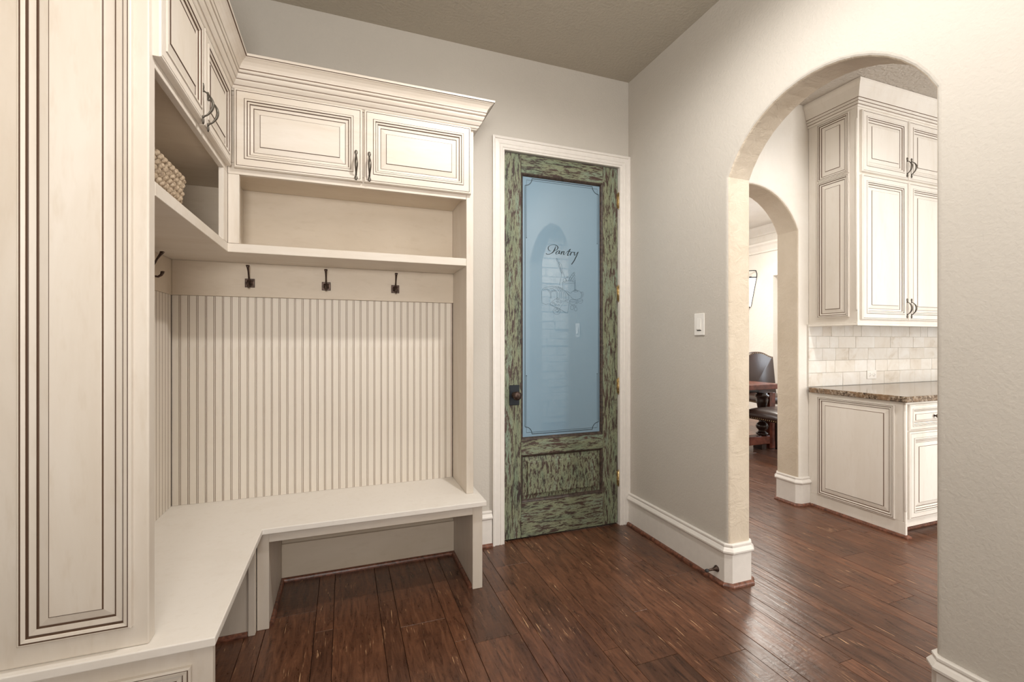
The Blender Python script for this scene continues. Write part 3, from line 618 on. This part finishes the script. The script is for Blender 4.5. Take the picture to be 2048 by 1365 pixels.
# --- crown
CPR=[(0,2.367),(.012,2.367),(.014,2.371),(.020,2.374),(.024,2.380),(.0245,2.384),(.028,2.3845),(.0285,2.3865),(.026,2.3868),(.030,2.392),(.036,2.400),(.0385,2.4055),(.041,2.406),(.0412,2.4085),(.038,2.409),(.042,2.414),
     (.046,2.421),(.0475,2.4285),(.050,2.429),(.0505,2.4315),(.048,2.432),(.052,2.436),(.0535,2.443),(.0555,2.4435),(.0555,2.447),(.057,2.452),(.062,2.462),(.070,2.473),(.080,2.482),(.085,2.485),(.0855,2.4875),(.090,2.4885),(.091,2.4985),(0,2.4985)]
gm=[0]*len(CPR)
for i in (6,7,12,13,18,19,23,30): gm[i]=1
m=MB().sweep([(.6405,2.669,0),(.6405,2.3295,0),(-.4855,2.3295,0),(-.4855,1.4625,0),(-.813,1.4625,0)],CPR,side=-1,mats=gm)
tag(ob('crown_molding',m,[CRH,GL]),'deep cream glazed crown molding along the top of the lockers','crown molding')
# --- beadboards
def bead(root,axis,start,n,p,z0,z1,face,pr_):
    prof=[(0,0,0),(0,.010,0),(.0280,.010,0),(.0284,.0075,1),(.0298,.0075,1),(.0303,.0098,0),(.0342,.0098,0),(.0347,.0075,1),(.0361,.0075,1),(.0365,.010,0),(.0365,0,0)]
    first=None
    for i in range(n):
        if first is None:
            m=MB(); k_=len(prof)
            vs=[];
            for z in (0,z1-z0):
                for (a,b,_) in prof: vs.append((a,-b,z) if axis=='x' else (b,a,z))
            fs=[];ms=[]
            for j in range(k_-1): fs.append((j,j+1,k_+j+1,k_+j)); ms.append(1 if (prof[j][2] or prof[j+1][2]) else 0)
            fs.append((k_-1,0,k_,2*k_-1)); ms.append(0); fs+= [tuple(range(k_-1,-1,-1)),tuple(range(k_,2*k_))]; ms+= [0,0]
            m.add(vs,fs,ms); first=o=ob('board',m,pr_,root,local=True)
        else: o=first.copy(); COL.objects.link(o); o.parent=root
        q=start+i*p
        o.location=(Vector((q,face,z0)) if axis=='x' else Vector((face,q,z0)))-Vector(root.location)
b1=thing('beadboard_panel','wide cream beadboard panel on the back wall above the bench','beadboard',(-.1,2.66,.4505))
bead(b1,'x',-.789+.0005,38,.0365,.4507,1.479,2.660,[CRB,GLS])
b2=thing('beadboard_panel','narrow cream beadboard strip on the left wall above the bench','beadboard',(-.80,2.1,.4505))
bead(b2,'y',2.648-31*.0365,31,.0365,.4507,1.479,-.801,[CRB,GLS])
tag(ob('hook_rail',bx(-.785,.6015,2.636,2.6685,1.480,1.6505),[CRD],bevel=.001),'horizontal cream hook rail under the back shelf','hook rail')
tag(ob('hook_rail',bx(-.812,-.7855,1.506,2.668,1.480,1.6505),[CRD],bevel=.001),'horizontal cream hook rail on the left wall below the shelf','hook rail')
# --- coat hooks
def hook_parts():
    P=MB(); P.panel((-.022,0,-.022),(1,0,0),(0,0,1),.044,.044,[(0,.0005,0),(0,.004,0),(.003,.005,0),(.008,.005,0),(.010,.0065,0),(.0205,.013,0)])
    U=MB(); pts=[(0,-.010,.004),(0,-.020,.012),(0,-.030,.028),(0,-.040,.050),(0,-.052,.070),(0,-.058,.080)]
    U.tube(pts,[.0055,.0048,.0042,.0040,.0055,.0085],8,ref=(1,0,0)); U.lathe([(.0085,0),(.0088,.0025),(.005,.004)],(0,-.0585,.0795),'z',10)
    Lw=MB(); pts=[(0,-.010,-.004),(0,-.018,-.014),(0,-.030,-.023),(0,-.044,-.025),(0,-.055,-.017),(0,-.060,-.004)]
    Lw.tube(pts,[.0055,.0048,.0044,.0046,.0056,.0075],8,ref=(1,0,0)); Lw.lathe([(.0075,0),(.0078,.0025),(.004,.004)],(0,-.0602,-.0045),'z',10)
    return P,U,Lw
HK=None
def hook(x,y,z,label,group=None,rz=0):
    global HK
    t=thing('coat_hook',label,'coat hook',(x,y,z),group,rz)
    if HK is None:
        HK=[ob(n_,m_,[BRZ],t,local=True) for n_,m_ in zip(('back_plate','upper_prong','lower_hook'),hook_parts())]
    else:
        for h in HK: c=h.copy(); COL.objects.link(c); c.parent=t
hook(-.452,2.636,1.550,'dark bronze double coat hook, leftmost of three on the back rail','bronze coat hooks')
hook(-.092,2.636,1.549,'dark bronze double coat hook in the middle of the back rail','bronze coat hooks')
hook(.268,2.636,1.548,'dark bronze double coat hook on the back rail nearest the pantry door','bronze coat hooks')
hook(-.7855,2.328,1.552,'bronze coat hook on the left rail, half hidden by the end panel','bronze coat hooks',R(90))
# --- basket
def helix(path,rad,strand,pitch,ph):
    """path closed list; returns tube points winding round it"""
    out=[];L_=0;n=len(path)
    for i in range(n):
        a=Vector(path[i]);b=Vector(path[(i+1)%n]); d=(b-a); ln=d.length; k_=max(1,int(ln/.0045)); t=d.normalized(); side=t.cross(Vector((0,0,1)))
        for j in range(k_):
            q=2*math.pi*(L_+ln*j/k_)/pitch+ph; out.append(a+d*(j/k_)+side*math.cos(q)*strand+Vector((0,0,1))*math.sin(q)*strand)
        L_+=ln
    return out
def rrect(x0,x1,y0,y1,z,r=.03,n=4):
    p=[]
    for cx,cy,a in ((x1-r,y0+r,-90),(x1-r,y1-r,0),(x0+r,y1-r,90),(x0+r,y0+r,180)):
        for i in range(n+1): q=R(a+90*i/n); p.append((cx+r*math.cos(q),cy+r*math.sin(q),z))
    return p
K=thing('woven_basket','natural seagrass rope basket sitting on the left cubby shelf','basket',(-.655,1.70,1.6905))
kb=MB(); kb.box(-.762,-.54,1.565,1.833,1.6915,1.697); ob('base',kb,[ROPE],K)
kl=MB().sweep([(-.65,1.575,0),(-.757,1.575,0),(-.757,1.824,0),(-.54,1.824,0),(-.54,1.575,0),(-.65,1.575,0)],[(0,1.698),(.004,1.698),(.004,1.797),(0,1.797)],side=1); ob('inner_wall',kl,[ROPE],K)
for r_ in range(5):
    z=1.7060+r_*.0228; m=MB(); g_=.002*r_
    path=rrect(-.772-g_,-.524+g_,1.556-g_,1.842+g_,z)
    for ph in (0,math.pi): m.tube(helix(path,0,.0066,.062,ph+r_*.9),.0082,8,closed=True)
    ob('rope_coil',m,[ROPE],K,fix=False)
# --- small wall items
s_=thing('light_switch','white paddle light switch on the greige wall left of the arch','switch',(RX-.001,1.998,1.29))
ob('plate',bx(RX-.0065,RX-.0005,1.960,2.036,1.287,1.408,c=.002),[WHT],s_)
pp=ob('paddle',MB().poly([(RX-.0066,1.316),(RX-.0095,1.3165),(RX-.0125,1.320),(RX-.0075,1.378),(RX-.0066,1.380)],'y',1.9835,2.0125),[WHT],s_)
ob('paddle_gap',MB().box(RX-.0068,RX-.0066,1.982,2.014,1.311,1.3155),[SLOT],s_)
ds=thing('door_stop','dark metal baseboard door stop near the arch post','door stop',(1.826,1.862,.045))
m=MB().lathe([(.017,0),(.0165,-.003),(.012,-.010),(.0075,-.022),(.006,-.032),(.0055,-.058)],(1.8253,1.862,.066),'x',16); ob('stem',m,[BRZ],ds)
m=MB().lathe([(.0055,-.058),(.0085,-.060),(.009,-.070),(.006,-.074),(.001,-.075)],(1.8253,1.862,.066),'x',14); ob('rubber_tip',m,[SLOT],ds)
# ================================================================ KITCHEN
KY=2.499
KM=[CRK,GLK]
def side_panel_prof(s=1.0):
    return [(0,0,0),(.0004,.007,0),(.003,.010,0),(.0075,.0105,0),(.0088,.0085,1),(.0105,.0085,1),(.0115,.0105,0),(.017,.0095,0),(.0185,.0045,1),(.0215,.0045,1),(.0225,.006,0),(.031,.004,0),(.0325,.001,1),(.0355,.001,1),(.037,.002,0),(.062,.006,0),(.0632,.006,1),(.066,.009,1),(.067,.0095,0)]
def kdoor(par,x0,z0,w_,h_,y,name='door',sc_=1.0): return ob(name,MB().panel((x0,y,z0),(1,0,0),(0,0,1),w_,h_,PF(sc_)),KM,par)
U_=thing('kitchen_wall_cabinet','tall cream glazed kitchen wall cabinet seen through the arch','cabinet',(3.8,2.3,1.37))
UX=3.35; UY=2.146
o=ob('case',bx(UX,4.96,UY+.0005,KY-.001,1.385,2.925),[CRK],U_,bevel=.0015)
fr=MB(); 
for a,b,c_,d_ in ((UX+.001,3.385,1.386,2.924),(4.925,4.959,1.386,2.924),(3.3851,4.9249,2.86,2.924),(3.3851,4.9249,1.386,1.42),(3.3851,4.9249,2.40,2.45),(4.36,4.43,1.421,2.399),(4.36,4.43,2.451,2.859),(3.86,3.90,1.421,2.399),(3.86,3.90,2.451,2.859)): fr.box(a,b,UY-.004,UY,c_,d_)
ob('face_frame',fr,[CRK],U_)
for (z0,h_) in ((2.437,.432),(1.408,1.010)):
    a=kdoor(U_,3.372,z0,.497,h_,UY-.0045); b=kdoor(U_,3.880,z0,.497,h_,UY-.0045); kdoor(U_,4.410,z0,.53,h_,UY-.0045)
    zz=z0+.088
    for dd,xx in ((a,3.852),(b,3.902)):
        o=PULL.copy(); COL.objects.link(o); o.parent=dd; o.location=Vector((xx,UY-.0245,zz))-Vector(U_.location); o['label']='dark arched pull'
for z0,h_ in ((2.447,.432),(1.427,1.018)):
    ob('side_raised_panel',MB().panel((UX-.0002,2.428,z0),(0,-1,0),(0,0,1),.234,h_,side_panel_prof()),KM,U_)
m=MB().lathe([(.0005,1.462),(.009,1.480),(.010,2.80),(.0005,2.826)],(UX+.003,UY+.003,0),'z',10); ob('corner_flute',m,[CRK],U_)
m=MB().sweep([(4.97,UY-.001,0),(UX-.001,UY-.001,0),(UX-.001,KY,0)],[(0,1.366),(.012,1.366),(.013,1.372),(.008,1.378),(.008,1.384),(0,1.386)],side=-1); ob('light_rail',m,[CRK],U_)
KCR=[(0,2.890),(.008,2.890),(.010,2.896),(.011,2.903),(.0115,2.907),(.016,2.909),(.0165,2.921),(.0168,2.924),(.021,2.926),(.0215,2.940),(.022,2.944),(.027,2.946),(.030,2.958),(.036,2.985),(.045,3.015),(.055,3.035),(.058,3.045),(.058,3.058),(0,3.058)]
gm=[0]*len(KCR)
for i in (3,7,10): gm[i]=1
m=MB().sweep([(4.97,UY-.003,0),(UX-.001,UY-.003,0),(UX-.001,KY,0)],KCR,side=-1,mats=gm); ob('crown',m,KM,U_)
# base cabinet
Bc=thing('kitchen_base_cabinet','cream glazed kitchen base cabinet with a large end panel below the granite','cabinet',(3.8,2.2,0))
BFY=1.866
ob('case',bx(3.35,5.04,BFY+.0005,KY-.001,.10,.864),[CRK],Bc,bevel=.001)
m=MB(); m.poly([(1.852,.0),(2.497,.0),(2.497,.0995),(1.95,.0995),(1.852,.0995)],'x',3.3502,3.368); m.box(3.3502,3.368,1.852,1.8655,.0996,.864); ob('end_skin',m,[CRK],Bc,bevel=.002)
fr=MB()
for a,b,c_,d_ in ((3.3685,3.39,.065,.864),(5.01,5.04,.065,.864),(3.3901,5.0099,.838,.864),(3.3901,5.0099,.665,.69),(3.3901,5.0099,.065,.118),(4.44,4.47,.119,.664),(4.44,4.47,.691,.837),(3.90,3.94,.119,.664),(3.90,3.94,.691,.837)): fr.box(a,b,BFY-.006,BFY,c_,d_)
ob('face_frame',fr,[CRK],Bc)
DP=[(a*.62,b,c) for a,b,c in PF(1)]
for xx in (3.372,3.925,4.478):
    dr=ob('drawer',MB().panel((xx,BFY-.0065,.684),(1,0,0),(0,0,1),.50,.166,DP),KM,Bc)
    m=MB().lathe([(.006,0),(.005,-.012),(.012,-.017),(.0135,-.023),(.009,-.029),(.001,-.030)],(xx+.25,BFY-.0235,.769),'y',14); ob('knob',m,[BRZ],dr)
    dd=ob('door',MB().panel((xx,BFY-.0065,.118),(1,0,0),(0,0,1),.50,.556,PF(.95)),KM,Bc)
ob('side_raised_panel',MB().panel((3.3495,2.428,.101),(0,-1,0),(0,0,1),.518,.742,side_panel_prof()),KM,Bc)
m=MB().lathe([(.0005,.155),(.009,.175),(.0095,.80),(.0005,.822)],(3.355,1.857,0),'z',10); ob('corner_flute',m,[CRK],Bc)
ob('toe_kick',bx(3.369,5.04,1.945,1.955,0,.0995),[CRK],Bc)
o=shoe(Bc,[(3.366,1.944,0),(3.366,1.851,0),(3.3498,1.851,0),(3.3498,2.47,0)],-1)
o=shoe(Bc,[(5.03,1.9445,0),(3.369,1.9445,0)],-1)
m=MB().poly([(3.325,1.832),(5.06,1.832),(5.06,2.480),(3.325,2.480)],'z',.8655,.904); tag(ob('granite_countertop',m,[GRAN],bevel=.006,seg=3),'brown speckled granite countertop beyond the arch','countertop')
# backsplash tiles
G=thing('tile_backsplash','pale travertine tile backsplash above the granite counter','backsplash',(3.9,2.49,.905))
ob('grout',bx(3.335,5.05,2.4935,2.4985,.9045,1.3845),[GROUT],G)
rr=random.Random(5); z=.9055; hs=[.105,.096,.096,.092,.088]
for r_,hh in enumerate(hs):
    x=3.3355; first=True
    while x<5.04:
        w_=rr.choice([.10,.15,.15,.20,.23]) if not first else rr.choice([.08,.11,.15,.19]); first=False; w_=min(w_,5.049-x)
        if w_>.02:
            dpt=rr.uniform(.0,.0015); ob('tile',bx(x+.001,x+w_-.001,2.4860-dpt,2.4934,z+.001,min(z+hh-.001,1.3835),c=.0010),[TRAV],G)
        x+=w_
    z+=hh
O_=thing('wall_outlet','white duplex outlet on the travertine backsplash','outlet',(4.05,2.484,.945))
ob('plate',bx(3.995,4.108,2.4782,2.4842,.948,1.018,c=.002),[WHT],O_)
for xx in (4.028,4.076):
    m=MB().lathe([(.0165,0),(.0165,-.002),(.014,-.003)],(xx,2.4781,.983),'y',14); rc=ob('receptacle',m,[WHT],O_)
    m=MB(); m.box(xx-.006,xx+.002,2.4746,2.4750,.988,.9905); m.box(xx-.006,xx+.002,2.4746,2.4750,.9755,.978); m.box(xx+.006,xx+.0095,2.4746,2.4750,.981,.985); ob('slot',m,[SLOT],rc)
# stacked stone wall behind the viewer, mirrored in the door glass
W_=thing('stone_wall','stacked pale ledger stone column standing in the kitchen beyond the arch','stone wall',(2.9,-1.1,0))
ob('core',bx(2.25,3.45,-1.30,-1.02,0,3.03),[GROUT],W_)
z=.002
while z<3.0:
    hh=rr.uniform(.085,.15); hh=min(hh,3.03-z); x=2.25
    while x<3.45:
        w_=min(rr.uniform(.18,.5),3.45-x)
        if 3.45-x-w_<.08: w_=3.45-x
        ob('stone',bx(x+.004,x+w_-.004,-1.019,-.985+rr.uniform(-.012,.02),z+.004,z+hh-.004,c=.006),[STONE],W_); x+=w_
    z+=hh
# ================================================================ DINING ROOM
Tb=thing('dining_table','reddish cherry trestle dining table glimpsed through the small arch','table',(4.0,4.5,0))
ob('tabletop',bx(2.95,4.80,3.92,5.02,.70,.76),[CHW],Tb,bevel=.006,seg=2)
ob('apron',bx(3.15,4.62,4.06,4.90,.655,.6995),[DKW],Tb)
TL=[(.05,.16),(.065,.17),(.068,.185),(.045,.20),(.038,.215),(.060,.24),(.068,.265),(.058,.295),(.036,.315),(.034,.34),(.05,.36),(.055,.375),(.040,.40),(.046,.46),(.058,.53),(.066,.575),(.060,.595),(.075,.612),(.075,.630),(.055,.640),(.06,.6545)]
ob('square_post',bx(4.673,4.765,3.96,4.05,.001,.6545),[CHW],Tb,bevel=.004)
for (a,b) in ((4.60,4.0),(4.56,4.85),(3.2,4.05),(3.2,4.85)):
    ob('turned_leg',MB().lathe(TL,(a,b,0),'z',18),[DKW],Tb)
ob('foot_beam',bx(3.0,4.67,3.95,4.07,.06,.155),[CHW],Tb,bevel=.006); ob('foot_beam',bx(3.0,4.62,4.79,4.91,.06,.155),[CHW],Tb,bevel=.006)
for (a,b) in ((3.0,4.01),(4.54,4.01),(3.0,4.85),(4.54,4.85)): ob('foot_pad',bx(a,a+.07,b-.06,b+.06,.001,.0595),[DKW],Tb)
def chair(x,y,rz,label):
    c=thing('dining_chair',label,'chair',(x,y,.001),'leather dining chairs',rz)
    # local: back at y=+.24, faces -Y
    def q(n_,m_,mat,**k): return ob(n_,m_,mat,c,local=True,**k)
    # seat cushion
    m=MB(); nx,ny=9,9; vs=[]
    for j in range(ny):
        for i in range(nx):
            u=i/(nx-1)*2-1; v=j/(ny-1)*2-1; vs.append((u*.27,v*.25,.475+.045*(1-abs(u)**4)*(1-abs(v)**4)))
    nt=len(vs)
    for j in range(ny):
        for i in range(nx): u=i/(nx-1)*2-1; v=j/(ny-1)*2-1; vs.append((u*.27,v*.25,.40))
    fs=[(j*nx+i,j*nx+i+1,(j+1)*nx+i+1,(j+1)*nx+i) for j in range(ny-1) for i in range(nx-1)]; fs+= [tuple(nt+t for t in f[::-1]) for f in fs]
    bd=[i for i in range(nx)]+[j*nx+nx-1 for j in range(1,ny)]+[(ny-1)*nx+i for i in range(nx-2,-1,-1)]+[j*nx for j in range(ny-2,0,-1)]
    for k_ in range(len(bd)): a,b=bd[k_],bd[(k_+1)%len(bd)]; fs.append((a,nt+a,nt+b,b))
    m.add(vs,fs,0,True); q('seat',m,[LEA])
    # back with arched crest
    m=MB(); n=16; out=[(-.25,.40),(.25,.40)]
    crest=[(.25-.5*i/n, 1.03+.075*(math.cos(math.pi*(i/n-.5)))**2+.012*math.sin(math.pi*2*i/n)**2) for i in range(n+1)]
    pts=out+crest; L_=len(pts); vs=[]
    for (lay,sc_) in ((0,.97),(-.012,1),(-.055,1),(-.075,.93)):
        for (a,b) in pts: vs.append((a*sc_,.24+lay+(b-.4)*.14,.75+(b-.75)*sc_))
    fs=[tuple(range(L_)),tuple(range(4*L_-1,3*L_-1,-1))]
    for r_ in range(3):
        for i in range(L_): j=(i+1)%L_; fs.append((r_*L_+i,r_*L_+j,(r_+1)*L_+j,(r_+1)*L_+i))
    m.add(vs,fs,0,True); q('backrest',m,[LEA])
    m=MB()
    def nail(p,ax): m.lathe([(.0055,0),(.005,-.003),(.002,-.0045)] if ax!='x' else [(.0055,0),(.005,.003),(.002,.0045)],p,ax if ax!='-x' else 'x',6)
    for i in range(22): nail((-.26+.52*i/21,-.2505,.412),'y')
    for i in range(20):
        yy=-.24+.48*i/19; m.lathe([(.0055,0),(.005,.003),(.002,.0045)],(.2705,yy,.412),'x',6); m.lathe([(.0055,0),(.005,-.003),(.002,-.0045)],(-.2705,yy,.412),'x',6)
    for i in range(24):
        zz=.42+.60*i/23; yy=.24-.034+(zz-.4)*.14
        m.lathe([(.0055,0),(.005,.003),(.002,.0045)],(.2505,yy,zz),'x',6); m.lathe([(.0055,0),(.005,-.003),(.002,-.0045)],(-.2505,yy,zz),'x',6)
    for (a,b) in crest[1:-1:1]: m.lathe([(.0055,0),(.005,-.003),(.002,-.0045)],(a*.965,.24-.070+(b-.42)*.14,b-.02),'y',6)
    o=q('nailhead_trim',m,[NAIL]); o['kind']='stuff'
    for sx in (-1,1):
        q('front_leg',MB().tube([(sx*.235,-.215,.40),(sx*.235,-.215,.30),(sx*.238,-.22,.02),(sx*.238,-.22,0)],[.028,.026,.018,.018],8,ref=(1,0,0)),[DKW])
        q('rear_leg',MB().tube([(sx*.225,.225,.40),(sx*.225,.23,.25),(sx*.225,.29,0)],[.024,.022,.019],8,ref=(1,0,0)),[DKW])
    return c
chair(4.50,3.70,R(180),'dark brown leather dining chair tucked in at the near side of the table, seat showing')
chair(5.66,4.80,R(-14),'dark leather arched-back dining chair with nailheads standing beyond the table')
# sconce
Sx=6.93; Sy=6.36
s_=thing('wall_sconce','dark metal lantern wall sconce with a tapered lit white glass','sconce',(6.99,Sy,1.85))
def half(r,n=9): return [(Sx+.06-r*math.sin(math.pi*i/n)*.8,Sy-r*math.cos(math.pi*i/n)) for i in range(n+1)]
m=MB(); vs=[];n=9
for (r,z) in ((.045,1.90),(.085,2.10),(.125,2.28),(.165,2.42)):
    for (a,b) in half(r,n): vs.append((a,b,z))
fs=[(r_*(n+1)+i,r_*(n+1)+i+1,(r_+1)*(n+1)+i+1,(r_+1)*(n+1)+i) for r_ in range(3) for i in range(n)]; m.add(vs,fs,0,True); ob('glass_shade',m,[LAMP],s_,fix=False)
m=MB(); m.tube([(a,b,2.42) for a,b in half(.168)],.009,6); m.tube([(a,b,2.545) for a,b in half(.15)],.008,6)
h1,h2=half(.168),half(.15)
for i in (0,3,6,9): m.tube([(h1[i][0],h1[i][1],2.42),(h1[i][0]-.01,h1[i][1]+(-.012 if i<5 else .012),2.48),(h2[i][0],h2[i][1],2.545)],.007,6)
h0=half(.047)
for i in (0,3,6,9): m.tube([(h0[i][0],h0[i][1],1.90),(h1[i][0],h1[i][1],2.42)],.005,6)
m.lathe([(.004,1.845),(.02,1.86),(.048,1.90),(.03,1.905)],(Sx+.02,Sy,0),'z',10); ob('metal_frame',m,[BLK],s_)
ob('back_plate',bx(6.975,6.9985,Sy-.05,Sy+.05,1.95,2.45),[BLK],s_)
